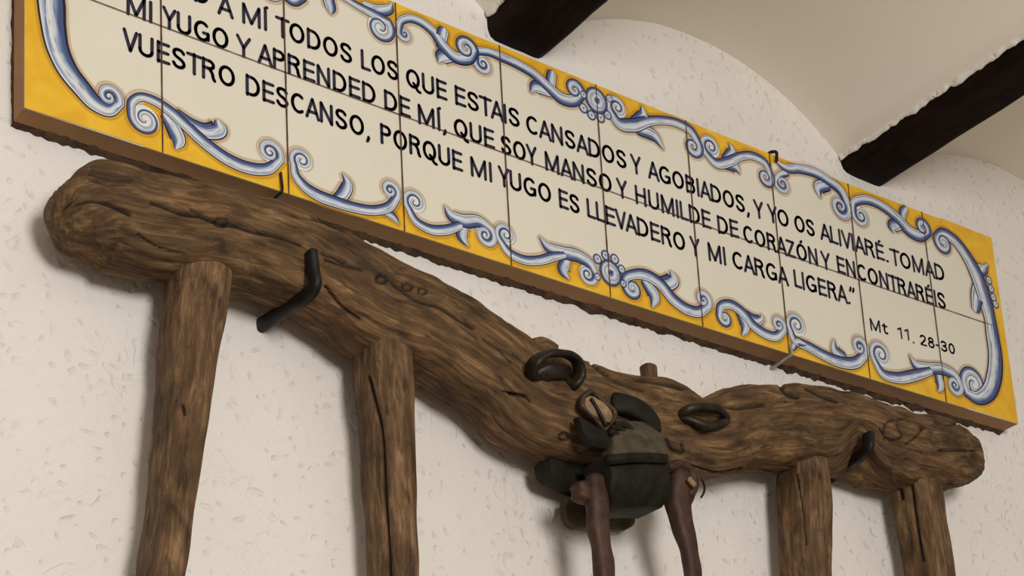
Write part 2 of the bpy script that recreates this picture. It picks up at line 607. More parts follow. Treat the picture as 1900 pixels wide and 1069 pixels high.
# edge band: the brown sides of the slab
N = len(OUT)
cx, cz = 0.75, Z0 + 0.15
V = []
for (x, z) in OUT:
    V += [(x, BOARD_Y + 0.0012, z), (x, BOARD_Y + 0.002, z), (x, -0.0065, z)]
Fc = []
for i in range(N):
    j = (i + 1) % N
    for k in range(2):
        Fc.append((i * 3 + k, j * 3 + k, j * 3 + k + 1, i * 3 + k + 1))
Fc.append(tuple(i * 3 for i in range(N)))
Fc.append(tuple(i * 3 + 2 for i in range(N))[::-1])
o = link('edge_band', V, Fc, M_EDGE, plaque)
fix_normals(o)
o['label'] = 'brown side of the slab'
# mortar bed between slab and wall, ragged along the edges
V, Fc = [], []
MN = 900
per = [tile_pt(10 * i / 700, 0) for i in range(701)] + [tile_pt(10, 2 * i / 100) for i in range(1, 101)] + \
      [tile_pt(10 - 10 * i / 300, 2) for i in range(1, 301)] + [tile_pt(0, 2 - 2 * i / 100) for i in range(1, 100)]
for i, (x, z) in enumerate(per):
    r = 0.0015 + 0.004 * noise.noise(Vector((x * 45, z * 45, 1))) + 0.003 * noise.noise(Vector((x * 120, z * 120, 7)))
    dx, dz = 0.0, 0.0
    if i <= 700: dz = -1
    elif i <= 800: dx = 1
    elif i <= 1100: dz = 1
    else: dx = -1
    if i > 700:
        r *= 0.4
        r -= 0.003
    V += [(x + dx * (r - 0.003), -0.009, z + dz * (r - 0.003)), (x + dx * r, -0.004, z + dz * r), (x + dx * (r + 0.002), 0.004, z + dz * (r + 0.002))]
N = len(per)
for i in range(N):
    j = (i + 1) % N
    for k in range(2):
        Fc.append((i * 3 + k, j * 3 + k, j * 3 + k + 1, i * 3 + k + 1))
Fc.append(tuple(i * 3 for i in range(N)))
o = link('mortar_bed', V, Fc, M_MORTAR, plaque)
fix_normals(o)
o['label'] = 'ragged dark mortar behind the slab'

# twenty glazed tiles in one face with a slight pillow at each tile edge
V, Fc = [], []
for r in range(2):
    for c in range(10):
        base = len(V)
        m = 7
        for j in range(m):
            for i in range(m):
                fu = [0, 0.006, 0.03, 0.5, 0.97, 0.994, 1][i]
                fv = [0, 0.006, 0.03, 0.5, 0.97, 0.994, 1][j]
                e = min(fu, 1 - fu, fv, 1 - fv)
                x, z = tile_pt(c + fu, r + fv)
                V.append((x, BOARD_Y + (0.0012 if e == 0 else (0.0003 if e < 0.01 else 0.0)), z))
        for j in range(m - 1):
            for i in range(m - 1):
                Fc.append((base + j * m + i, base + j * m + i + 1, base + j * m + m + i + 1, base + j * m + m + i))
o = link('tile_face', V, Fc, M_CREAM, plaque, False)
o['label'] = 'cream glazed tiles'


def b2(px):
    """photo points -> wall coordinates (x, z) on the glazed face"""
    P = unp(px, BOARD_Y)
    return P[:, [0, 2]]


class Strokes:
    def __init__(self):
        self.V, self.F, self.U = [], [], []
        self.HV, self.HF, self.HU = [], [], []
        self.k = 0
        self.main = []

    def ribbon(self, P, W, side, halo=True, extra=0.0047):
        """P (x,z) centreline, W widths (m)"""
        P, W = np.array(P), np.array(W)
        n = len(P)
        Tn = np.gradient(P, axis=0)
        Tn /= np.linalg.norm(Tn, axis=1)[:, None] + 1e-12
        Nn = np.stack([-Tn[:, 1], Tn[:, 0]], 1)
        L = np.concatenate([[0], np.cumsum(np.linalg.norm(np.diff(P, axis=0), axis=1))])
        self.k += 1
        for (VV, FF, UU, ex, lay) in ((self.V, self.F, self.U, 0.0, 0.00052), (self.HV, self.HF, self.HU, extra, 0.00026)):
            if ex and not halo:
                continue
            base = len(VV)
            cross = 9
            ends = []
            w = W + 2 * ex
            Q, LL, NN_ = P, L, Nn
            if True:   # round ends
                pre, post = [], []
                r0 = w[0] / 2 * 0.55
                r1 = w[-1] / 2 * 0.55
                fs = (0.99, 0.8, 0.5)
                Q = np.vstack([[P[0] - Tn[0] * r0 * f for f in fs], P, [P[-1] + Tn[-1] * r1 * f for f in fs[::-1]]])
                w = np.concatenate([[w[0] * math.sqrt(1 - f * f) for f in fs], w, [w[-1] * math.sqrt(1 - f * f) for f in fs[::-1]]])
                NN_ = np.vstack([[Nn[0]] * 3, Nn, [Nn[-1]] * 3])
                LL = np.concatenate([[L[0] - r0 * f for f in fs], L, [L[-1] + r1 * f for f in fs[::-1]]])
            m = len(Q)
            for i in range(m):
                for j in range(cross):
                    s = j / (cross - 1) * 2 - 1
                    p = Q[i] + NN_[i] * s * w[i] / 2
                    y = BOARD_Y - lay - 0.0000022 * self.k - 0.00006 * i / m
                    VV.append((p[0], y, p[1]))
                    a = (s * side + 1) / 2
                    UU.append((LL[i] + self.k * 0.37, a))
            for i in range(m - 1):
                for j in range(cross - 1):
                    FF.append((base + i * cross + j, base + (i + 1) * cross + j, base + (i + 1) * cross + j + 1, base + i * cross + j + 1))

    def add(self, pts, org, z, side=1, sv=None, ev=None, main=False, turns=1.35, mirror=False, halo=True):
        """pts: (zx, zy, width) in a crop with origin org and scale z"""
        P3 = np.array(pts, float)
        px = np.stack([org[0] + P3[:, 0] / z, org[1] + P3[:, 1] / z], 1)
        P = b2(px)
        W = np.array([P3[i, 2] / z / pscale(px[i], BOARD_Y) for i in range(len(px))])
        nn_ = max(24, 9 * len(P))
        if sv is None and ev is None and not main:
            W = W * 1.22
        R = catmull(np.column_stack([P, W]), nn_)
        if main:
            self.main.append((P.copy(), mirror))
        for vv, ref_ in ((sv, 0), (ev, -1)):
            if vv is not None:
                c = b2([(org[0] + vv[0] / z, org[1] + vv[1] / z)])[0]
                self.fill(c, np.linalg.norm(R[ref_, :2] - c) * 0.98, mirror)
        if sv is not None:
            c = b2([(org[0] + sv[0] / z, org[1] + sv[1] / z)])[0]
            R = np.vstack([self.spiral(c, R[0], R[1], turns)[::-1], R])
        if ev is not None:
            c = b2([(org[0] + ev[0] / z, org[1] + ev[1] / z)])[0]
            R = np.vstack([R, self.spiral(c, R[-1], R[-2], turns)])
        if mirror:
            R = R.copy()
            R[:, 0] = 1.5 - R[:, 0]
            side = -side
        self.ribbon(R[:, :2], np.maximum(R[:, 2], 0.0004), side, halo)

    def fill(self, c, r, mirror):
        b = len(self.V)
        cx0 = 1.5 - c[0] if mirror else c[0]
        for a_ in np.linspace(0, 2 * math.pi, 28, endpoint=False):
            self.V.append((cx0 + r * math.cos(a_), BOARD_Y - 0.0004, c[1] + r * math.sin(a_)))
            self.U.append((0.3, 0.6))
        self.F.append(tuple(range(b, b + 28)))

    @staticmethod
    def spiral(c, p, prev, turns):
        d = p[:2] - c
        r0 = np.linalg.norm(d)
        a0 = math.atan2(d[1], d[0])
        t = p[:2] - prev[:2]
        sgn = 1 if d[0] * t[1] - d[1] * t[0] > 0 else -1
        w0 = p[2]
        out = []
        N = int(40 * turns)
        for i in range(1, N + 1):
            f = i / N
            r = r0 * ((1 - f) ** 0.85 * 0.88 + 0.1)
            a = a0 + sgn * f * turns * 2 * math.pi
            w = min(w0, w0 * (1 - f) ** 0.7 * 0.75 + w0 * 0.22)
            out.append((c[0] + r * math.cos(a), c[1] + r * math.sin(a), w))
        return np.array(out)

    def disc(self, c_px, r_px, side=1, halo=False, w=None):
        """small ring stroke around a photo point"""
        c = b2([c_px])[0]
        s = pscale(c_px, BOARD_Y)
        r = r_px / s
        ww = (w or r_px * 0.9) / s
        P = [(c[0] + r * 0.55 * math.cos(a), c[1] + r * 0.6 * math.sin(a)) for a in np.linspace(0, 2 * math.pi * 1.02, 30)]
        self.ribbon(P, [ww] * 30, side, halo, 0.003)


S = Strokes()
A0, B0, C0, D0, E0, F0, G0, H0 = (0, 0), (500, 0), (500, 200), (960, 100), (900, 380), (1340, 400), (1340, 180), (900, 0)
K = 2.673
bottom, top = [], []
# --- bottom border, left to right (leaves first, stems over them)
S.add([(880, 560, 34), (960, 622, 52), (1030, 652, 68), (1085, 640, 72), (1078, 605, 30)], A0, K, -1)
S.add([(815, 575, 40), (858, 635, 66), (882, 690, 66), (872, 738, 14)], A0, K, 1)
S.add([(232, -270, 110), (238, -150, 120), (246, -60, 132), (252, 0, 138), (262, 120, 128), (288, 250, 118), (338, 355, 112), (405, 440, 104), (470, 512, 92), (535, 545, 74), (590, 512, 56)],
      A0, K, -1, ev=(540, 480), main=True, turns=1.15)
S.add([(648, 555, 42), (652, 510, 44), (695, 482, 44), (762, 500, 50), (842, 552, 56), (930, 632, 64), (1030, 722, 66), (1130, 792, 66), (1240, 836, 64), (1330, 838, 56), (1388, 792, 44)],
      A0, K, -1, sv=(718, 592), ev=(1338, 755), main=True)
S.add([(330, 452, 34), (368, 424, 52), (386, 380, 46), (362, 328, 6)], C0, K, -1)
S.add([(560, 508, 30), (612, 540, 34), (642, 580, 5)], C0, K, -1)
S.add([(120, 280, 34), (128, 332, 46), (172, 390, 56), (240, 436, 62), (320, 466, 60), (420, 496, 54), (520, 510, 50), (596, 490, 48), (632, 440, 40)],
      C0, K, -1, sv=(160, 262), ev=(598, 410), main=True)
S.add([(965, 580, 36), (952, 632, 50), (984, 690, 6)], C0, K, 1)
S.add([(866, 488, 5), (902, 538, 56), (962, 562, 66), (1040, 566, 58), (1098, 605, 44)], C0, K, 1, ev=(1070, 632))
S.add([(690, 500, 34), (722, 560, 44), (790, 602, 50), (870, 608, 50), (945, 585, 40)], C0, K, -1, sv=(720, 468), main=True)
S.add([(405, 272, 36), (386, 322, 50), (414, 372, 6)], E0, K, 1)
S.add([(268, 160, 5), (312, 212, 50), (382, 238, 60), (460, 256, 62), (520, 295, 52), (542, 335, 36)], E0, K, 1, ev=(507, 345))
S.add([(76, 180, 34), (112, 232, 44), (182, 272, 46), (262, 278, 46), (340, 258, 44), (392, 250, 30)], E0, K, -1, sv=(102, 150), main=True)
S.add([(830, 372, 30), (890, 392, 58), (932, 372, 54), (918, 332, 8)], E0, K, -1)
S.add([(790, 382, 40), (836, 450, 56), (828, 508, 8)], E0, K, 1)
S.add([(694, 412, 40), (692, 372, 42), (742, 346, 48), (812, 356, 58), (872, 398, 60), (932, 470, 60), (1002, 520, 56), (1062, 532, 50), (1102, 505, 44)],
      E0, K, -1, sv=(730, 415), ev=(1080, 470), main=True)
S.add([(1300, 545, 30), (1342, 574, 42), (1370, 562, 26), (1366, 545, 5)], E0, K, -1)
S.add([(1262, 540, 35), (1288, 600, 46), (1275, 648, 8)], E0, K, 1)
S.add([(1158, 552, 34), (1165, 510, 40), (1215, 496, 46), (1280, 540, 52), (1332, 602, 50), (1390, 642, 48), (1440, 655, 44), (1478, 625, 38)],
      E0, K, -1, sv=(1188, 562), ev=(1455, 595), main=True)
S.add([(602, 702, 38), (562, 672, 42), (552, 615, 5)], F0, K, 1)
S.add([(350, 660, 20), (372, 630, 30), (410, 640, 14)], F0, K, 1)
S.add([(336, 565, 30), (352, 608, 40), (428, 652, 48), (500, 692, 50), (582, 727, 54), (660, 730, 52), (706, 692, 42)], F0, K, -1, sv=(368, 545), ev=(680, 652), main=True)
S.add([(1070, 790, 36), (1080, 840, 42), (1070, 874, 6)], F0, K, 1)
S.add([(926, 692, 5), (958, 742, 44), (1022, 758, 50), (1100, 766, 52), (1158, 802, 46), (1182, 850, 38)], F0, K, 1, ev=(1152, 842))
S.add([(756, 720, 34), (790, 780, 44), (862, 806, 50), (950, 794, 52), (1032, 772, 36)], F0, K, -1, sv=(786, 690), main=True)
# --- right end scroll
S.add([(1240, 250, 30), (1285, 272, 44), (1316, 245, 8)], F0, K, 1)
S.add([(1275, 320, 40), (1262, 400, 56), (1256, 465, 40)], F0, K, -1)
S.add([(1212, 880, 46), (1258, 905, 56), (1316, 880, 74), (1348, 800, 84), (1354, 700, 82), (1340, 600, 78), (1328, 520, 70), (1302, 420, 82), (1262, 300, 80), (1210, 200, 64), (1150, 122, 54), (1092, 88, 46), (1058, 108, 38)],
      F0, K, 1, sv=(1248, 838), ev=(1095, 135), main=True)
for p in ((1322, 322), (1332, 362), (1343, 405), (1355, 440)):
    S.disc((1340 + p[0] / K, 400 + p[1] / K), 6.5)
# --- top border, left to right
S.add([(470, 22, 30), (540, 52, 44), (592, 46, 40), (606, 16, 5)], B0, K, 1)
S.add([(285, -40, 50), (292, 0, 50), (302, 40, 46), (304, 70, 10)], B0, K, -1)
S.add([(160, -20, 50), (110, 2, 46), (80, -20, 40)], B0, K, -1)
S.add([(120, -70, 30), (250, -80, 46), (372, -10, 34), (452, 38, 40), (540, 84, 48), (590, 112, 42)], B0, K, -1, ev=(548, 138), main=True)
S.add([(845, 235, 34), (852, 190, 48), (862, 152, 46)], B0, K, -1)
S.add([(905, 278, 44), (855, 282, 58), (836, 308, 8)], B0, K, 1)
S.add([(640, 150, 34), (650, 108, 38), (690, 92, 42), (742, 106, 46), (812, 160, 52), (862, 232, 56), (920, 284, 60), (986, 290, 58), (1018, 250, 42)],
      B0, K, 1, sv=(668, 170), ev=(972, 240), main=True)
S.add([(328, 440, 32), (326, 395, 44), (330, 365, 40)], H0, K, -1)
S.add([(318, 455, 45), (252, 432, 50), (224, 458, 8)], H0, K, 1)
S.add([(-50, 300, 38), (-48, 262, 40), (0, 256, 40), (80, 284, 46), (160, 320, 48), (240, 368, 50), (312, 432, 54), (380, 490, 60), (442, 500, 54), (480, 470, 42)],
      H0, K, 1, sv=(-12, 318), ev=(442, 445), main=True)
S.add([(730, 612, 38), (780, 572, 46), (776, 526, 5)], H0, K, -1)
S.add([(760, 645, 44), (832, 672, 48), (884, 742, 5)], H0, K, 1)
S.add([(624, 555, 36), (660, 610, 56), (730, 622, 64), (810, 602, 48), (880, 598, 42), (960, 615, 44), (1022, 652, 46), (1058, 712, 40)],
      H0, K, -1, sv=(655, 535), ev=(1030, 728), main=True)
S.add([(1190, 790, 36), (1222, 752, 40), (1210, 712, 5)], H0, K, -1)
S.add([(1190, 816, 36), (1240, 832, 40), (1262, 862, 5)], H0, K, 1)
S.add([(1094, 760, 36), (1140, 808, 46), (1210, 802, 48), (1262, 778, 40), (1332, 776, 40), (1390, 812, 40), (1412, 858, 34)],
      H0, K, -1, sv=(1118, 730), ev=(1390, 880), main=True)
S.add([(520, 440, 40), (478, 450, 46), (484, 500, 5)], G0, K, -1)
S.add([(320, 378, 30), (282, 392, 32), (264, 420, 30)], G0, K, -1, sv=None, ev=(297, 432))
S.add([(258, 314, 6), (312, 352, 38), (382, 358, 42), (462, 378, 46), (530, 420, 46), (590, 470, 50), (616, 525, 44)], G0, K, 1, ev=(585, 545), main=True)


def seventh(mirror):
    S.add([(892, 604, 28), (896, 570, 34), (908, 552, 24)], G0, K, -1, mirror=mirror)
    S.add([(885, 632, 40), (842, 642, 44), (846, 672, 5)], G0, K, 1, mirror=mirror)
    S.add([(650, 570, 32), (650, 530, 38), (690, 510, 42), (742, 518, 44), (812, 556, 46), (872, 606, 52), (922, 662, 56), (980, 690, 52), (1020, 672, 40)],
          G0, K, 1, sv=(686, 590), ev=(992, 648), main=True, mirror=mirror)


seventh(False)
seventh(True)
# upper half of the left end scroll (its foot shows in the photo)
S.add([(1290, 380, 70), (1262, 300, 80), (1210, 200, 64), (1150, 122, 54), (1092, 88, 46), (1058, 108, 38)],
      F0, K, 1, ev=(1095, 135), mirror=True)
# --- the two shell rosettes at the middle of the border
for (cx_, cy_, up) in ((1132, 507, -1), (1106, 187, 1)):
    for (dx, dy, r) in ((-24, up * 20 - 6, 8.5), (-9, up * 30 - 3, 8.5), (8, up * 29 + 3, 8.5), (21, up * 17 + 10, 7.5), (-24, -up * 9 - 2, 6.5), (24, -up * 12 + 8, 6.5)):
        S.disc((cx_ + dx, cy_ + dy), r, 1)
    S.disc((cx_, cy_), 27, 1, True, 13)
    S.disc((cx_ + 1, cy_), 12, -1, False, 14)

# yellow ground outside the scrolls: strips from the slab edge to the stems
def yellow_strip(name, curve, edge):
    """curve: list of (x,z) sorted by x, edge(x): z of the slab edge"""
    V, Fc = [], []
    for (x, z) in curve:
        V += [(x, BOARD_Y - 0.00014, edge(x)), (x, BOARD_Y - 0.00014, z)]
    for i in range(len(curve) - 1):
        Fc.append((2 * i, 2 * i + 2, 2 * i + 3, 2 * i + 1))
    return V, Fc


def edge_fn(v):
    pts = np.array([tile_pt(u, v) for u in np.linspace(0, 10, 101)])
    return lambda x: float(np.interp(x, pts[:, 0], pts[:, 1]))


mid_z = lambda x: (edge_fn(0)(x) + edge_fn(2)(x)) / 2
low_pts, up_pts = [], []
for P, mir in S.main:
    Q = P.copy()
    if mir:
        Q[:, 0] = 1.5 - Q[:, 0]
    zmean = Q[:, 1].mean()
    xm = Q[:, 0].mean()
    if xm < 0.14 or xm > 1.42:
        continue
    e0, e2 = edge_fn(0)(xm), edge_fn(2)(xm)
    fine = catmull(Q, 40)
    (low_pts if zmean < (e0 + e2) / 2 else up_pts).append(fine)


def envelope(lst, sgn, xa, xb):
    """the outer-facing centreline of the stems along the border"""
    xs_ = np.linspace(xa, xb, 420)
    zs_ = []
    allp = [np.array(sorted(p.tolist())) for p in lst]
    for x in xs_:
        c = []
        for p in allp:
            if p[0, 0] - 1e-4 <= x <= p[-1, 0] + 1e-4:
                c.append(float(np.interp(x, p[:, 0], p[:, 1])))
        zs_.append((max(c) if sgn < 0 else min(c)) if c else np.nan)
    zs_ = np.array(zs_)
    ok = ~np.isnan(zs_)
    return xs_, np.interp(xs_, xs_[ok], zs_[ok])


YV, YF = [], []


def addmesh(V, Fc):
    b = len(YV)
    YV.extend(V)
    YF.extend([tuple(i + b for i in f) for f in Fc])


ENDS = {}
for lst, v, sgn in ((low_pts, 0, -1), (up_pts, 2, 1)):
    xa, xb = 0.13, 1.395
    xs_, zs_ = envelope(lst, sgn, xa, xb)
    k_ = np.ones(5) / 5
    zz = np.convolve(np.pad(zs_, 2, mode='edge'), k_, 'valid')
    ef = edge_fn(v)
    addmesh(*yellow_strip('', list(zip(xs_, zz)), ef))
    ENDS[v] = (zz[0], zz[-1])
# the two ends: from the slab's end to the centre of the tall scrolls
tall = S.main[0][0]
tr = [p for p, m in S.main if p[:, 0].mean() > 1.42][0]
for P, u in ((tall, 0), (tr, 10)):
    R = catmull(P, 80)
    R = R[np.argsort(R[:, 1])]
    zlo, zhi = tile_pt(u, 0)[1], tile_pt(u, 2)[1]
    zz = np.linspace(zlo, zhi, 120)
    xx = np.interp(zz, R[:, 1], R[:, 0])
    lim = 0.135 if u == 0 else 1.39
    # close the corners out to the border strips
    for i, z in enumerate(zz):
        fl = (zz[i] - zlo) / 0.3
        if u == 0:
            if z < R[0, 1] + 0.012: xx[i] = lim
            if z > zhi - 0.035: xx[i] = lim
            elif z > R[-1, 1]: xx[i] = R[-1, 0] + max(0, (z - R[-1, 1])) * 0.4
        else:
            if z < R[0, 1] + 0.01: xx[i] = lim
            if z > R[-1, 1] - 0.004: xx[i] = lim
    xe = [tile_pt(u, 2 * (z - zlo) / (zhi - zlo))[0] for z in zz]
    V = []
    for a_, b_, z in zip(xe, xx, zz):
        V += [(a_, BOARD_Y - 0.00015, z), (b_, BOARD_Y - 0.00015, z)]
    addmesh(V, [(2 * i, 2 * i + 1, 2 * i + 3, 2 * i + 2) for i in range(len(zz) - 1)])
o = link('yellow_border', YV, YF, M_YELLOW, plaque)
o['label'] = 'yellow glazed ground outside the scrolls'
o = link('scroll_shading', S.HV, S.HF, M_HALO, plaque, uvs=S.HU)
o['label'] = 'tan wash around the blue scrolls'
o = link('scroll_ornament', S.V, S.F, M_SCROLL, plaque, uvs=S.U)
o['label'] = 'blue and white painted scrolls'

# grout lines
V, Fc = [], []


def gline(pts, w):
    b = len(V)
    pts = np.array(pts)
    Tn = np.gradient(pts, axis=0)
    Tn /= np.linalg.norm(Tn, axis=1)[:, None]
    for p, t in zip(pts, Tn):
        wob = w * (1 + 0.35 * noise.noise(Vector((p[0] * 70, p[1] * 70, 0))))
        V.append((p[0] - t[1] * wob / 2, BOARD_Y - 0.0008, p[1] + t[0] * wob / 2))
        V.append((p[0] + t[1] * wob / 2, BOARD_Y - 0.0008, p[1] - t[0] * wob / 2))
    for i in range(len(pts) - 1):
        Fc.append((b + 2 * i, b + 2 * i + 1, b + 2 * i + 3, b + 2 * i + 2))


for c in range(1, 10):
    gline([tile_pt(c, 2 * i / 60) for i in range(61)], 0.0017)
gline([tile_pt(10 * i / 300, 1) for i in range(10, 296)], 0.0010)
o = link('grout_lines', V, Fc, M_GROUT, plaque)
o['label'] = 'thin brown joints between the tiles'

# ------------------------------------------------------------------ lettering
CAP = 0.0252
HS = 0.07          # half a stroke in cap heights


def ell(cx, cy, rx, ry, a0, a1, n=22):
    return [(cx + rx * math.cos(math.radians(a)), cy + ry * math.sin(math.radians(a))) for a in np.linspace(a0, a1, n)]


def spl(pts, n=34):
    return [tuple(p) for p in catmull(np.array([(x, y, 0) for x, y in pts], float), n)[:, :2]]


def glyph(ch):
    """centreline strokes of one painted capital, and its width (cap height 1)"""
    h = HS
    acc = None
    base = {'\u00cd': 'I', '\u00c9': 'E', '\u00d3': 'O'}.get(ch)
    if base:
        st, w = glyph(base)
        return st + [[(w / 2 - 0.03, 1.08), (w / 2 + 0.09, 1.2)]], w
    if ch == 'A':
        w = 0.70
        return [[(0.05, 0), (w / 2, 0.97), (w - 0.05, 0)], [(0.16, 0.31), (w - 0.16, 0.31)]], w
    if ch == 'B':
        w = 0.60
        return [[(h, 0), (h, 1)], [(h, 1 - h)] + ell(0.3, 0.755, 0.2, 0.175, 90, -90) + [(h, 0.58 - 0.03)], [(h, 0.55)] + ell(0.32, 0.31, 0.21, 0.24, 90, -90) + [(h, h)]], w
    if ch == 'C':
        w = 0.66
        return [ell(0.37, 0.5, 0.3, 0.5 - h, 48, 312, 34)], w
    if ch == 'D':
        w = 0.68
        return [[(h, 0), (h, 1)], [(h, 1 - h)] + ell(0.28, 0.5, 0.33, 0.5 - h, 90, -90, 30) + [(h, h)]], w
    if ch == 'E':
        w = 0.54
        return [[(h, 0), (h, 1)], [(h, 1 - h), (w, 1 - h)], [(h, 0.52), (w - 0.03, 0.52)], [(h, h), (w + 0.01, h)]], w
    if ch == 'G':
        w = 0.72
        return [ell(0.38, 0.5, 0.31, 0.5 - h, 45, 325, 36) + [(w - h, 0.44), (0.42, 0.44)], [(w - h, 0.47), (w - h, 0.12)]], w
    if ch == 'H':
        w = 0.66
        return [[(h, 0), (h, 1)], [(w - h, 0), (w - h, 1)], [(h, 0.52), (w - h, 0.52)]], w
    if ch == 'I':
        return [[(h, 0), (h, 1)]], 2 * h
    if ch == 'L':
        w = 0.48
        return [[(h, 1), (h, h), (w, h)]], w
    if ch == 'M':
        w = 0.80
        return [[(h, 0), (h, 0.97), (w / 2, 0.08), (w - h, 0.97), (w - h, 0)]], w
    if ch == 'N':
        w = 0.66
        return [[(h, 0), (h, 0.97), (w - h, 0.03), (w - h, 1)]], w
    if ch in 'OQ0':
        w = 0.74 if ch != '0' else 0.56
        st = [ell(w / 2, 0.5, w / 2 - h, 0.5 - h, 0, 368, 44)]
        if ch == 'Q':
            st.append(spl([(0.38, 0.3), (0.5, 0.16), (0.62, -0.06), (0.76, -0.1)], 14))
        return st, w
    if ch == 'P':
        w = 0.58
        return [[(h, 0), (h, 1)], [(h, 1 - h)] + ell(0.3, 0.72, 0.21, 0.21, 90, -90) + [(h, 0.51)]], w
    if ch == 'R':
        w = 0.62
        return [[(h, 0), (h, 1)], [(h, 1 - h)] + ell(0.31, 0.74, 0.21, 0.19, 90, -90) + [(h, 0.55)], spl([(0.34, 0.53), (0.46, 0.36), (0.52, 0.1), (0.58, 0.0)], 12)], w
    if ch == 'S':
        w = 0.60
        return [spl([(w - h - 0.01, 0.77), (w - 0.17, 0.9), (w / 2, 1 - h), (0.14, 0.89), (h + 0.01, 0.74), (0.17, 0.585), (w / 2, 0.52), (w - 0.15, 0.43), (w - h, 0.27), (w - 0.15, 0.12), (w / 2, h), (0.15, 0.12), (h - 0.01, 0.27)], 44)], w
    if ch == 'T':
        w = 0.62
        return [[(0, 1 - h), (w, 1 - h)], [(w / 2, 0), (w / 2, 1)]], w
    if ch == 'U':
        w = 0.66
        return [[(h, 1), (h, 0.32)] + ell(w / 2, 0.32, w / 2 - h, 0.25, 180, 360, 20) + [(w - h, 1)]], w
    if ch == 'V':
        w = 0.64
        return [[(0.05, 1), (w / 2, 0.03), (w - 0.05, 1)]], w
    if ch == 'Y':
        w = 0.62
        return [[(0.05, 1), (w / 2, 0.45), (w - 0.05, 1)], [(w / 2, 0.47), (w / 2, 0)]], w
    if ch == 'Z':
        w = 0.58
        return [[(0.02, 1 - h), (w - 0.07, 1 - h), (0.07, h), (w, h)]], w
    if ch == ',':
        return [[(0.1, 0.1), (0.1, 0.0), (0.02, -0.16)]], 0.18
    if ch == '.':
        return [[(0.04, 0.06), (0.13, 0.06)]], 0.17
    if ch == '-':
        return [[(0.0, 0.42), (0.3, 0.42)]], 0.3
    if ch == '\u201d':
        return [[(0.14, 1.0), (0.12, 0.85), (0.05, 0.72)], [(0.36, 1.0), (0.34, 0.85), (0.27, 0.72)]], 0.42
    if ch == '\u201c':
        return [[(0.05, 0.72), (0.07, 0.87), (0.14, 1.0)], [(0.27, 0.72), (0.29, 0.87), (0.36, 1.0)]], 0.42
    if ch == 't':
        return [spl([(0.18, 0.86), (0.18, 0.5), (0.18, 0.2), (0.26, 0.06), (0.4, 0.08)], 18), [(0.02, 0.66), (0.38, 0.66)]], 0.42
    if ch == '1':
        return [[(0.04, 0.8), (0.26, 0.95), (0.26, 0)]], 0.36
    if ch == '2':
        return [spl([(0.08, 0.74), (0.16, 0.9), (0.3, 0.94), (0.46, 0.86), (0.48, 0.68), (0.36, 0.46), (0.16, 0.22), (0.06, 0.08)], 26), [(0.06, h), (0.54, h)]], 0.56
    if ch == '3':
        return [spl([(0.07, 0.8), (0.18, 0.92), (0.32, 0.93), (0.45, 0.83), (0.44, 0.65), (0.3, 0.54), (0.2, 0.53)], 22), spl([(0.24, 0.53), (0.4, 0.48), (0.49, 0.3), (0.4, 0.11), (0.24, 0.07), (0.1, 0.13), (0.05, 0.24)], 22)], 0.55
    if ch == '8':
        return [ell(0.28, 0.75, 0.18, 0.18, 0, 365), ell(0.28, 0.3, 0.22, 0.235, 0, 365)], 0.56
    return [], 0.3


Q5 = 5.3464
GAP = {'A': 0.02, 'V': 0.02, 'Y': 0.02, 'T': 0.03, 'L': 0.085}


def words(name, lst, label, sw=0.0039):
    VV, FF = [], []
    rnd = random.Random(3)
    for body, org0, s, org1, e, cap in lst:
        p0 = b2([(org0[0] + s[0] / Q5, org0[1] + s[1] / Q5)])[0]
        p1 = b2([(org1[0] + e[0] / Q5, org1[1] + e[1] / Q5)])[0]
        x, runs = 0.0, []
        for n_, ch in enumerate(body):
            st, w = glyph(ch)
            runs.append((x, st))
            x += w
            if n_ < len(body) - 1:
                x += GAP.get(ch, 0.13) + (GAP.get(body[n_ + 1], 0.13) - 0.13) * 0.6
        total = x
        d = p1 - p0
        r = sw / 2 * (cap / CAP) ** 0.8
        ins = r / max(1e-6, np.linalg.norm(d))
        for x_, st in runs:
            for line in st:
                P = []
                for (gx, gy) in line:
                    t = (x_ + gx) / total
                    P.append((p0[0] + d[0] * t, p0[1] + d[1] * t + gy * cap))
                P = np.array(P)
                for i in range(len(P) - 1):
                    t = P[i + 1] - P[i]
                    L = np.linalg.norm(t)
                    if L < 1e-7:
                        continue
                    t = t / L
                    n = np.array([-t[1], t[0]]) * r
                    b = len(VV)
                    for q in (P[i] - n, P[i + 1] - n, P[i + 1] + n, P[i] + n):
                        VV.append((q[0], BOARD_Y - 0.00055, q[1]))
                    FF.append((b, b + 1, b + 2, b + 3))
                ends = [0, len(P) - 1]
                for i in range(len(P)):
                    if i in ends:
                        k = 0.75
                    else:
                        k = 1.0
                        if len(P) > 12 and i % 2:
                            continue
                    b = len(VV)
                    for a_ in np.linspace(0, 2 * math.pi, 10, endpoint=False):
                        VV.append((P[i][0] + r * k * math.cos(a_), BOARD_Y - 0.00055, P[i][1] + r * k * math.sin(a_)))
                    FF.append(tuple(range(b, b + 10)))
    o = link(name, VV, FF, M_INK, plaque)
    o['label'] = label


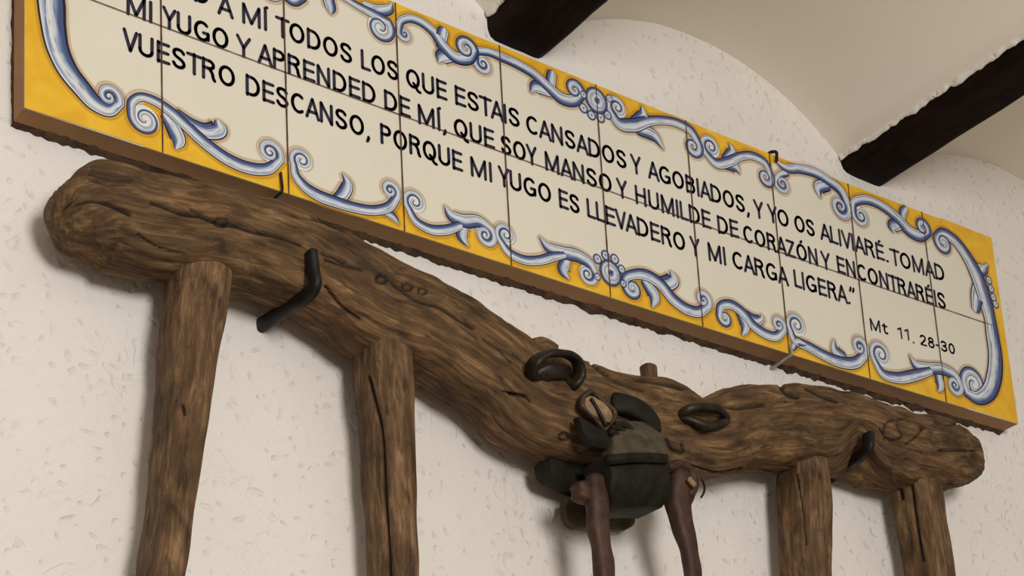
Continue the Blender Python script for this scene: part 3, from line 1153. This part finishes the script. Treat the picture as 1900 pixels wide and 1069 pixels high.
a, b_, c_, d_, e_, f_, g_ = (210, 0), (440, 0), (440, 130), (680, 90), (680, 200), (920, 180), (920, 280)
h_, i_, j_, k_, l_, m_ = (1160, 260), (1160, 360), (1380, 350), (1380, 420), (1560, 430), (1580, 530)
L1 = [('\u201cVENID', a, (150, -250), a, (948, 62), CAP), ('A', a, (1035, 130), a, (1192, 188), CAP), ('M\u00cd', b_, (48, 222), b_, (297, 306), CAP), ('TODOS', b_, (388, 348), b_, (1140, 644), CAP),
      ('LOS', b_, (1230, 682), d_, (315, 330), CAP), ('QUE', d_, (395, 372), d_, (793, 520), CAP), ('ESTAIS', d_, (880, 550), f_, (238, 313), CAP),
      ('CANSADOS', f_, (305, 350), f_, (1298, 722), CAP), ('Y', f_, (1345, 742), f_, (1446, 780), CAP), ('AGOBIADOS,', h_, (230, 372), h_, (1235, 745), CAP),
      ('Y', h_, (1283, 758), h_, (1378, 792), CAP), ('YO', j_, (246, 322), j_, (450, 395), CAP), ('OS', j_, (510, 420), j_, (707, 485), CAP),
      ('ALIVIAR\u00c9.', j_, (762, 500), j_, (1438, 735), CAP), ('TOMAD', l_, (502, 322), l_, (1033, 497), CAP)]
L2 = [('MI', a, (130, 135), a, (387, 228), CAP), ('YUGO', a, (488, 264), a, (1142, 506), CAP), ('Y', a, (1220, 538), a, (1368, 592), CAP),
      ('APRENDED', b_, (205, 617), b_, (1374, 1045), CAP), ('DE', d_, (178, 598), d_, (430, 692), CAP), ('M\u00cd,', d_, (512, 740), d_, (798, 836), CAP),
      ('QUE', d_, (870, 868), e_, (1265, 410), CAP), ('SOY', f_, (55, 556), f_, (410, 690), CAP), ('MANSO', f_, (492, 720), f_, (1152, 962), CAP),
      ('Y', f_, (1205, 984), f_, (1308, 1020), CAP), ('HUMILDE', h_, (105, 625), h_, (850, 885), CAP), ('DE', h_, (922, 920), h_, (1125, 975), CAP),
      ('CORAZ\u00d3N', j_, (2, 525), j_, (738, 770), CAP), ('Y', j_, (775, 786), j_, (865, 816), CAP), ('ENCONTRAR\u00c9IS', j_, (933, 830), l_, (1045, 776), CAP)]
L3 = [('VUESTRO', a, (94, 486), a, (1207, 884), CAP), ('DESCANSO,', c_, (85, 240), c_, (1318, 690), CAP), ('PORQUE', e_, (140, 348), e_, (948, 637), CAP),
      ('MI', e_, (1035, 672), e_, (1247, 738), CAP), ('YUGO', g_, (30, 336), g_, (550, 528), CAP), ('ES', g_, (630, 558), g_, (832, 634), CAP),
      ('LLEVADERO', g_, (908, 655), i_, (598, 575), CAP), ('Y', i_, (652, 597), i_, (747, 630), CAP), ('MI', i_, (828, 655), i_, (1002, 708), CAP),
      ('CARGA', i_, (1070, 730), k_, (447, 592), CAP), ('LIGERA.', k_, (505, 600), k_, (1058, 776), CAP)]
words('lettering', L1, 'first painted line of capitals')
words('lettering', L2, 'second painted line of capitals on the tile joint')
words('lettering', L3 + [('\u201d', k_, (1056, 750), k_, (1112, 770), CAP * 0.92)], 'third painted line of capitals')
words('lettering', [('Mt', m_, (188, 440), m_, (362, 486), 0.0175), ('11', m_, (460, 518), m_, (580, 545), 0.0165), ('.', m_, (606, 568), m_, (624, 575), 0.014),
                    ('28-30', m_, (682, 588), m_, (1030, 688), 0.0165)], 'small painted verse reference')

# ------------------------------------------------------------------ clips that hold the plaque
def clip(name, px, is_top, mat, label, rise, w):
    x, z = b2([px])[0]
    # meet the slab's real edge
    zedge = edge_fn(2 if is_top else 0)(x)
    sg = 1 if is_top else -1
    P = [(x, 0.02, zedge + sg * 0.006), (x, -0.012, zedge + sg * 0.006), (x, BOARD_Y + 0.004, zedge + sg * (0.0075 if is_top else 0.004)),
         (x + 0.001, BOARD_Y - 0.0035, zedge + sg * 0.003), (x + 0.001, BOARD_Y - 0.0035, zedge - sg * rise * 0.5), (x + 0.0005, BOARD_Y - 0.003, zedge - sg * rise)]
    P = catmull(P, 30)
    o = loft_obj(name, mat, None, P, w, w * 0.7, (1, 0, 0), seg=10, n=3, round_caps=w)
    o['label'] = label
    o['category'] = 'hook'
    return o


clip('wall_hook', (1436, 285), True, M_IRON, 'black bent hook over the upper edge of the tile plaque', 0.010, 0.0022)
clip('wall_hook', (518, 345), False, M_IRON, 'dark thin hook under the plaque edge beside the left arm of the yoke', 0.020, 0.0018)
clip('wall_hook', (1463, 650), False, M_WIRE, 'pale wire hook under the plaque edge above the right arm of the yoke', 0.010, 0.0022)

# ================================================================== THE OX YOKE
YC, HD = -0.050, 0.039
ST = [((133, 330), (137, 488)), ((185, 301), (180, 507)), ((246, 318), (235, 518)), ((330, 333), (310, 527)), ((400, 341), (385, 540)), ((480, 367), (455, 557)),
      ((560, 400), (520, 578)), ((640, 438), (585, 614)), ((720, 477), (652, 660)), ((800, 520), (740, 686)), ((870, 564), (812, 728)), ((940, 612), (880, 772)),
      ((1000, 650), (945, 834)), ((1060, 668), (1005, 858)), ((1120, 692), (1078, 870)), ((1180, 704), (1150, 886)), ((1240, 709), (1220, 903)), ((1292, 735), (1290, 899)),
      ((1350, 718), (1360, 888)), ((1430, 708), (1440, 884)), ((1500, 713), (1500, 890)), ((1570, 731), (1560, 890)), ((1640, 754), (1622, 906)), ((1700, 771), (1688, 920)),
      ((1748, 774), (1742, 921)), ((1790, 800), (1780, 908))]
rows = []
for tp, bp in ST:
    a3, b3 = unp([tp, bp], YC)
    cc = (a3 + b3) / 2
    half = np.linalg.norm(a3 - b3) / 2
    dy = abs(CAM[1] - YC)
    tn = (cc[2] - CAM[2]) / dy
    hh = max(half ** 1.4 - (HD * tn) ** 1.4, 0.01 ** 1.4) ** (1 / 1.4)
    rows.append((cc[0], cc[1], cc[2], hh, HD))
rows = np.array(rows)
rows[0, 3:] *= 1.0
rows[-1, 3:] *= 1.0
rows[0, 4] = 0.036
rows[-1, 4] = 0.034
R = catmull(rows, 860)
yoke = thing('ox_yoke', (0.72, YC, 2.45), 'weathered wooden double ox yoke hung on the wall below the tile plaque', 'yoke')

CR = []


def crack(org, z, pts, w=2.0):
    P = np.array([(org[0] + p[0] / z, org[1] + p[1] / z) for p in pts])
    CR.append((catmull(P, 12 * len(P)), w))


crack((80, 270), K, [(92, 296), (160, 290), (240, 275), (340, 300), (430, 345)], 2.4)
crack((80, 270), K, [(540, 282), (620, 312), (690, 340), (780, 352), (870, 385), (930, 393), (1060, 432), (1180, 455), (1280, 492)], 2.6)
crack((80, 270), K, [(735, 318), (800, 350), (855, 378)], 1.8)
crack((80, 270), K, [(1240, 345), (1370, 372), (1490, 422)], 2.0)
crack((80, 270), K, [(1390, 535), (1440, 555), (1500, 582)], 2.0)
crack((80, 270), K, [(470, 440), (560, 500), (700, 540)], 1.2)
crack((80, 270), K, [(240, 120), (330, 145), (420, 150)], 1.4)
crack((80, 270), K, [(230, 140), (330, 165), (440, 172)], 1.4)
crack((80, 270), K, [(230, 165), (300, 190), (400, 195)], 1.2)
crack((560, 480), K, [(120, 5), (210, 32), (300, 55)], 2.0)
crack((560, 480), K, [(450, 122), (520, 175), (580, 212), (680, 240), (760, 290), (850, 345)], 2.2)
crack((560, 480), K, [(120, 140), (200, 240), (285, 300)], 2.0)
crack((560, 480), K, [(1050, 470), (1090, 505), (1140, 540)], 1.6)
crack((560, 480), K, [(1000, 660), (1060, 675), (1120, 690)], 1.6)
crack((560, 480), K, [(900, 400), (980, 455), (1040, 520)], 1.2)
for (cx_, cy_, r) in ((709, 518, 9), (757, 531, 8), (785, 539, 7), (412, 412, 10), (1047, 812, 8)):
    th = np.linspace(0, 2 * math.pi, 40)
    CR.append((np.stack([cx_ + r * 1.1 * np.cos(th), cy_ + r * 0.85 * np.sin(th)], 1), 1.7))
crack((1240, 640), 2.492, [(220, 270), (300, 290), (440, 278)], 2.0)
crack((1240, 640), 2.492, [(520, 190), (560, 230), (600, 240)], 3.0)
crack((1240, 640), 2.492, [(640, 200), (700, 230), (780, 260)], 2.6)
crack((1240, 640), 2.492, [(980, 390), (1030, 440), (1080, 425), (1060, 370)], 1.6)
crack((1240, 640), 2.492, [(1100, 460), (1150, 420), (1180, 380)], 1.4)
crack((1240, 640), 2.492, [(1000, 440), (1010, 360), (1090, 340)], 1.4)
crack((1240, 640), 2.492, [(1230, 350), (1290, 370), (1340, 360)], 1.4)
crack((1240, 640), 2.492, [(1250, 490), (1330, 488), (1420, 490)], 1.4)
crack((1240, 640), 2.492, [(100, 560), (240, 590), (340, 570)], 1.4)
crack((940, 600), 3.564, [(560, 260), (640, 330), (760, 400), (900, 440)], 2.0)
crack((940, 600), 3.564, [(860, 370), (1000, 390), (1160, 430)], 2.4)
crack((940, 600), 3.564, [(1060, 770), (1110, 850), (1170, 860), (1160, 800)], 2.0)
crack((940, 600), 3.564, [(20, 470), (120, 480), (160, 520)], 2.0)

V, Fc, Nn, Gn = loft(R[:, :3], R[:, 3], R[:, 4], (0, 1, 0), seg=210, n=3.8, round_caps=0.022)
# weathering: broad hewn unevenness, fibres along the grain, worm-eaten right arm
rough_gain = np.clip((V[:, 0] - 0.75) / 0.5, 0, 1)
for i in range(len(V)):
    g = Gn[i]
    v = Vector(V[i])
    d = 0.0038 * noise.noise(v * 13) + 0.0022 * noise.noise(v * 34 + Vector((5, 0, 0)))
    d += 0.0011 * noise.noise(Vector((g[0] * 22, g[1] * 190, g[2] * 190)))
    d += (0.0008 + 0.0022 * rough_gain[i]) * min(0.0, noise.noise(Vector((g[0] * 60, g[1] * 110, g[2] * 110))) + 0.12) * 2
    V[i] = V[i] + Nn[i] * d
# hollow worked into the lower front edge between the right-hand stakes
pp = proj(V)
for i in range(len(V)):
    if 1535 < pp[i][0] < 1655 and V[i][1] < -0.03 and Gn[i][1] * 1 != 0:
        wx = math.exp(-((pp[i][0] - 1600) / 30) ** 2)
        fy = min(1, max(0, (-0.035 - V[i][1]) / 0.03))
        ctr = np.interp(V[i][0], R[:, 0], R[:, 2])
        low = min(1, max(0, (ctr + 0.01 - V[i][2]) / 0.04))
        V[i][2] += 0.030 * wx * fy * low
pp = proj(V)
front = (Nn @ np.array([0, -1, 0]) + Nn @ np.array([-0.4, 0, -0.3])) > -0.1
grime = np.zeros(len(V))
for path, w in CR:
    lo, hi = path.min(0) - 8, path.max(0) + 8
    sel = np.where(front & (pp[:, 0] > lo[0]) & (pp[:, 0] < hi[0]) & (pp[:, 1] > lo[1]) & (pp[:, 1] < hi[1]))[0]
    for i in sel:
        dd = np.sqrt(((path - pp[i]) ** 2).sum(1)).min()
        k = math.exp(-(dd / (w * 1.2)) ** 2)
        V[i] = V[i] - Nn[i] * 0.0045 * k
        grime[i] = max(grime[i], min(1, 1.15 * k))
log = link('yoke_beam', V, Fc, M_LOG, yoke, True, attrs={'grain': ('FLOAT_VECTOR', Gn), 'grime': ('FLOAT', grime)})
fix_normals(log)
log['label'] = 'curved hewn beam of the yoke'


def stake(px, wid, y, seed, cracks=()):
    """round hewn stake driven up into the yoke beam; px centreline in the photo, wid widths"""
    P = unp(px, y)
    hb, w, q = 0.030, [], 3.8 / 2.8
    for i in range(len(px)):      # seen at a slant, the depth of the stake adds to its outline
        dx = unp([(px[i][0] + 4, px[i][1])], y)[0][0] - P[i][0]
        A_ = wid[i] / 2 * dx / 4
        tn = (P[i][0] - CAM[0]) / (P[i][1] - CAM[1])
        w.append(max(A_ ** q - (hb * tn) ** q, 0.018 ** q) ** (1 / q))
    rows = np.column_stack([P, w])
    ext = rows[-1] + (rows[-1] - rows[-2]) * np.array([1, 1, 1, 0.3]) * (0.2 / max(0.02, abs(rows[-1][2] - rows[-2][2])))
    R = catmull(np.vstack([rows, ext]), 420)
    V, Fc, Nn, Gn = loft(R[:, :3], R[:, 3], hb, (0, 1, 0), seg=110, n=3.8, round_caps=0.006, twist=0.0)
    for i in range(len(V)):
        g = Gn[i]
        d = 0.0024 * noise.noise(Vector(V[i]) * 20 + Vector((seed, 0, 0))) + 0.0008 * noise.noise(Vector((g[0] * 25 + seed, g[1] * 200, g[2] * 200)))
        V[i] = V[i] + Nn[i] * d
    pp = proj(V)
    gr = np.zeros(len(V))
    for path, w_ in cracks:
        P2 = catmull(np.array(path, float), 320)
        for i in range(len(V)):
            if Nn[i][1] < 0.2:
                dd = np.sqrt(((P2 - pp[i]) ** 2).sum(1)).min()
                k = math.exp(-(dd / w_) ** 2)
                V[i] = V[i] - Nn[i] * 0.004 * k
                gr[i] = max(gr[i], min(1, k * 1.1))
    o = link('stake', V, Fc, M_POST, yoke, True, attrs={'grain': ('FLOAT_VECTOR', Gn + np.array([seed, 0, 0])), 'grime': ('FLOAT', gr)})
    fix_normals(o)
    return o


SY = -0.049
stake([(376, 440), (368, 510), (356, 600), (346, 690), (328, 830), (298, 1069)], [124, 125, 124, 114, 101, 80], SY, 1.0,
      [([(339, 752), (341, 760), (343, 768)], 2.5)])
stake([(706, 570), (707, 640), (711, 720), (717, 800), (724, 930), (727, 1069)], [112, 112, 111, 107, 100, 90], SY, 4.0,
      [([(684, 700), (697, 750), (707, 790), (712, 850), (714, 910), (720, 990), (724, 1069)], 3.2)])
stake([(1488, 810), (1489, 860), (1491, 930), (1494, 1000), (1498, 1069)], [96, 98, 102, 101, 97], SY, 7.0, [([(1478, 880), (1490, 950), (1496, 1010)], 1.6)])
stake([(1690, 840), (1697, 890), (1706, 950), (1716, 1010), (1725, 1069)], [98, 98, 99, 98, 96], SY, 9.0,
      [([(1690, 890), (1700, 960), (1712, 1040)], 2.6), ([(1668, 905), (1672, 925)], 4)])

# --- iron rings and knobs on the middle of the beam
FY = YC - HD


def px_path(pts, y):
    out = []
    for p in pts:
        yy = p[2] if len(p) > 2 else y
        out.append(unp([(p[0], p[1])], yy)[0])
    return np.array(out)


P = catmull(px_path([(1006, 699, FY + .012), (986, 694, FY - .004), (990, 676, FY - .014), (1008, 660, FY - .02), (1034, 655, FY - .022), (1058, 660, FY - .02),
                     (1073, 675, FY - .014), (1076, 694, FY - .01), (1066, 711, FY - .006), (1050, 716, FY + .006)], FY), 60)
loft_obj('iron_ring', M_RINGM, yoke, P, 0.0045, 0.008, (0.35, -0.8, -0.3), seg=14, n=3, round_caps=0.003, rough=0.001)['label'] = 'dark wide iron ring on the left of the middle'
P = catmull(px_path([(1000, 701, FY + .004), (1020, 690, FY - .003), (1045, 690, FY - .004), (1062, 700, FY + .004)], FY), 20)
loft_obj('ring_plate', M_RINGM, yoke, P, 0.010, 0.004, (0.2, -0.9, -0.2), seg=14, n=3, round_caps=0.004)
P = catmull(px_path([(1258, 772, FY + .004), (1278, 760, FY - .008), (1312, 756, FY - .012), (1338, 763, FY - .010), (1348, 776, FY - .006), (1332, 788, FY - .008),
                     (1308, 790, FY - .010), (1284, 780, FY - .006), (1262, 776, FY + .004)], FY), 50)
loft_obj('iron_ring', M_RINGM, yoke, P, 0.0055, 0.005, (0, -1, 0), seg=12, n=2.5, rough=0.001)['label'] = 'flat dark iron ring on the right of the middle'
P = catmull(px_path([(990, 644), (1005, 643), (1022, 655)], -0.045), 10)
loft_obj('peg_end', M_LOG, yoke, P, 0.009, 0.012, (0, 1, 0), seg=20, n=3.5, round_caps=0.004, rough=0.001)
P = catmull(px_path([(1206, 730), (1205, 705), (1203, 682)], -0.05), 16)
loft_obj('peg', M_LOG, yoke, P, [0.0105] * 10 + [0.0095] * 6, 0.0095, (0, 1, 0), seg=20, n=2.6, round_caps=0.004, rough=0.001)['label'] = 'short round peg standing on top of the beam'


# --- leather straps, buckle and a dark shade sheet
def sheet(name, rows, mat, thick, parent, sub=6, bulge=0.0, label=None):
    """rows of (left px, right px, y): a thick leather band"""
    A3 = np.array([unp([r[0]], r[2])[0] for r in rows])
    B3 = np.array([unp([r[1]], r[2])[0] for r in rows])
    n = 6 * len(rows)
    RA, RB = catmull(A3, n), catmull(B3, n)
    m = 14
    V = []
    for i in range(n):
        for j in range(m):
            t = j / (m - 1)
            p = RA[i] * (1 - t) + RB[i] * t
            p = p + np.array([0, -bulge * math.sin(math.pi * t) + 0.0012 * noise.noise(Vector(p) * 45), 0])
            V.append(p)
    V = np.array(V)
    nb = len(V)
    # back side
    back = V + np.array([0.0, thick, 0.0015])
    Fc = []
    for i in range(n - 1):
        for j in range(m - 1):
            q = (i * m + j, i * m + j + 1, (i + 1) * m + j + 1, (i + 1) * m + j)
            Fc.append(q)
            Fc.append(tuple(nb + x for x in q[::-1]))
    rim = [j for j in range(m)] + [i * m + m - 1 for i in range(1, n)] + [(n - 1) * m + j for j in range(m - 2, -1, -1)] + [i * m for i in range(n - 2, 0, -1)]
    for a_, b__ in zip(rim, rim[1:] + rim[:1]):
        Fc.append((a_, nb + a_, nb + b__, b__))
    o = link(name, np.vstack([V, back]), Fc, mat, parent, False)
    fix_normals(o)
    md = o.modifiers.new('bevel', 'BEVEL')
    md.width = 0.0015
    md.segments = 2
    md.angle_limit = math.radians(50)
    o.data.shade_smooth()
    if label:
        o['label'] = label
    return o


sheet('pad_and_shade_sheet', [((1020, 850), (1140, 850), -0.055), ((1026, 876), (1140, 880), -0.055), ((1056, 896), (1142, 905), -0.052), ((1088, 908), (1140, 930), -0.048)], M_LEATH, 0.03, yoke)  # dark sheet standing in for the black shadow under the beam
sheet('pad_and_shade_sheet', [((1122, 846), (1238, 845), -0.114), ((1134, 872), (1241, 862), -0.116), ((1134, 905), (1244, 900), -0.112), ((1136, 934), (1240, 926), -0.102), ((1142, 945), (1228, 942), -0.096)], M_LEATH, 0.045, yoke, bulge=0.006, label='dark leather pad hanging under the middle')
sheet('leather_strap', [((1144, 786), (1196, 783), -0.100), ((1140, 802), (1228, 806), -0.113), ((1138, 826), (1238, 830), -0.120), ((1136, 846), (1240, 846), -0.122), ((1136, 856), (1240, 856), -0.119)], M_LEATH2, 0.02, yoke, bulge=0.006, label='greyish leather strap around the middle')
sheet('leather_strap', [((1128, 843), (1240, 843), -0.124), ((1130, 852), (1240, 852), -0.125), ((1134, 862), (1240, 860), -0.122)], M_LEATH, 0.006, yoke, bulge=0.006)
sheet('leather_strap', [((1074, 772), (1136, 806), -0.108), ((1082, 800), (1138, 822), -0.114), ((1100, 828), (1140, 838), -0.110)], M_LEATH, 0.012, yoke, label='dark strap end below the buckle')
for q in ([(1143, 787), (1162, 790), (1177, 810), (1178, 838)], [(1137, 794), (1151, 797), (1163, 813), (1165, 834)], [(1134, 802), (1142, 806), (1150, 818), (1152, 834)]):
    P = catmull(px_path([(x, y, FY - .024) for x, y in q], FY), 24)
    loft_obj('strap_fold', M_LEATH, yoke, P, 0.004, 0.004, (0, -1, 0), seg=10, round_caps=0.003)
P = catmull(px_path([(1140, 748, FY - .002), (1165, 752, FY - .008), (1190, 764, FY - .01), (1206, 780, FY - .01), (1210, 796, FY - .012)], FY), 24)
loft_obj('leather_loop', M_LEATH, yoke, P, 0.013, 0.006, (0, -1, 0), seg=16, n=2.6, round_caps=0.005, rough=0.001)
_q = [(1079, 746), (1081, 738), (1093, 727), (1100, 729), (1138, 763), (1140, 771), (1129, 796), (1121, 797), (1079, 754)]
P = px_path([(_q[i][0] + (_q[(i + 1) % 9][0] - _q[i][0]) * t, _q[i][1] + (_q[(i + 1) % 9][1] - _q[i][1]) * t) for i in range(9) for t in np.arange(0, 1, 0.125)], FY - .014)
buckle = loft_obj('buckle', M_BRASS, yoke, P, 0.0031, 0.004, (0, -1, 0), seg=10, n=2.6, closed=True, rough=0.0006)
buckle['label'] = 'worn metal buckle frame'
sheet('buckle_tongue', [((1085, 738), (1104, 737), -0.104), ((1086, 754), (1126, 752), -0.107), ((1098, 770), (1137, 767), -0.107), ((1114, 786), (1134, 786), -0.104)], M_PALEW, 0.008, buckle, bulge=0.004, label='pale worn leather tongue in the buckle')
P = catmull(px_path([(1098, 741), (1110, 762), (1124, 788)], FY - .022), 12)
loft_obj('buckle_pin', M_IRON, buckle, P, 0.0022, 0.0022, (0, -1, 0), seg=8, round_caps=0.002)

# --- the two rusty hanging arms and the plate behind them
def arm(px, wid, y, label):
    P = unp(px, y)
    w = np.array([wid[i] / pscale(px[i], y) / 2 for i in range(len(px))])
    rows = np.column_stack([P, w])
    R = catmull(rows, 90)
    o = loft_obj('hanging_arm', M_RUST, yoke, R[:, :3], R[:, 3], R[:, 3] * 0.8, (0, 1, 0), seg=28, n=2.7, round_caps=0.008, rough=0.0016, freq=45.0)
    o['label'] = label
    return o


arm([(1106, 892), (1108, 915), (1107, 940), (1109, 970), (1115, 1010), (1122, 1069), (1130, 1140), (1134, 1220)], [36, 40, 38, 36, 34, 34, 34, 32], -0.092, 'left rusty arm hanging from the leather')
arm([(1262, 885), (1260, 912), (1257, 935), (1262, 960), (1271, 995), (1280, 1030), (1286, 1069), (1290, 1140), (1288, 1220)], [50, 52, 42, 37, 32, 29, 28, 28, 27], -0.092, 'right rusty arm hanging from the leather')
P = catmull(px_path([(1076, 900), (1080, 912), (1079, 926)], -0.088), 10)
loft_obj('bolt', M_RUST, yoke, P, 0.011, 0.011, (0, 1, 0), seg=16, n=3, round_caps=0.004, rough=0.001)
P = catmull(px_path([(1242, 868), (1262, 862), (1282, 876), (1288, 900), (1280, 918)], -0.104), 24)
loft_obj('leather_loop', M_RUST, yoke, P, 0.006, 0.006, (0, -1, 0), seg=12, round_caps=0.004, rough=0.001)
P = catmull(px_path([(1279, 889), (1284, 895), (1288, 900)], -0.114), 8)
loft_obj('wedge', M_PALEW, yoke, P, 0.004, 0.003, (0, -1, 0), seg=10, round_caps=0.002)['label'] = 'small pale wooden wedge'
sheet('leather_flap', [((1052, 925), (1172, 925), -0.028), ((1050, 945), (1180, 950), -0.026), ((1056, 968), (1178, 972), -0.022), ((1070, 979), (1160, 984), -0.018)], M_LEATH2, 0.012, yoke, label='grey brown flap hanging behind the arms')
P = catmull(px_path([(1302, 890), (1307, 902), (1306, 914), (1301, 923)], -0.07), 12)
loft_obj('leather_lace', M_LEATH, yoke, P, 0.0013, 0.0013, (0, -1, 0), seg=8, round_caps=0.001)

# ------------------------------------------------------------------ wall brackets carrying the yoke
def bracket(wall_px, elbow_px, tip_px, w, label):
    a3 = unp([wall_px], 0.0)[0]
    e3 = unp([elbow_px], -0.098)[0]
    t3 = unp([tip_px], -0.098)[0]
    P = [(a3[0], 0.03, a3[2]), a3, a3 * 0.5 + e3 * 0.5, a3 * 0.12 + e3 * 0.88, e3 + np.array([0, -0.002, 0.004]), e3 * 0.5 + t3 * 0.5, t3]
    P = catmull(P, 44)
    o = loft_obj('wall_bracket', M_IRON, None, P, w, w * 0.6, (1, 0, 0), seg=14, n=4, round_caps=0.002, rough=0.0008)
    return tag(o, label, 'bracket', 'iron brackets under the yoke')


bracket((486, 603), (583, 538), (577, 468), 0.0085, 'black iron wall bracket gripping the left arm of the yoke between its stakes')
bracket((1543, 884), (1610, 835), (1612, 806), 0.0085, 'black iron wall bracket under the right arm of the yoke between its stakes')
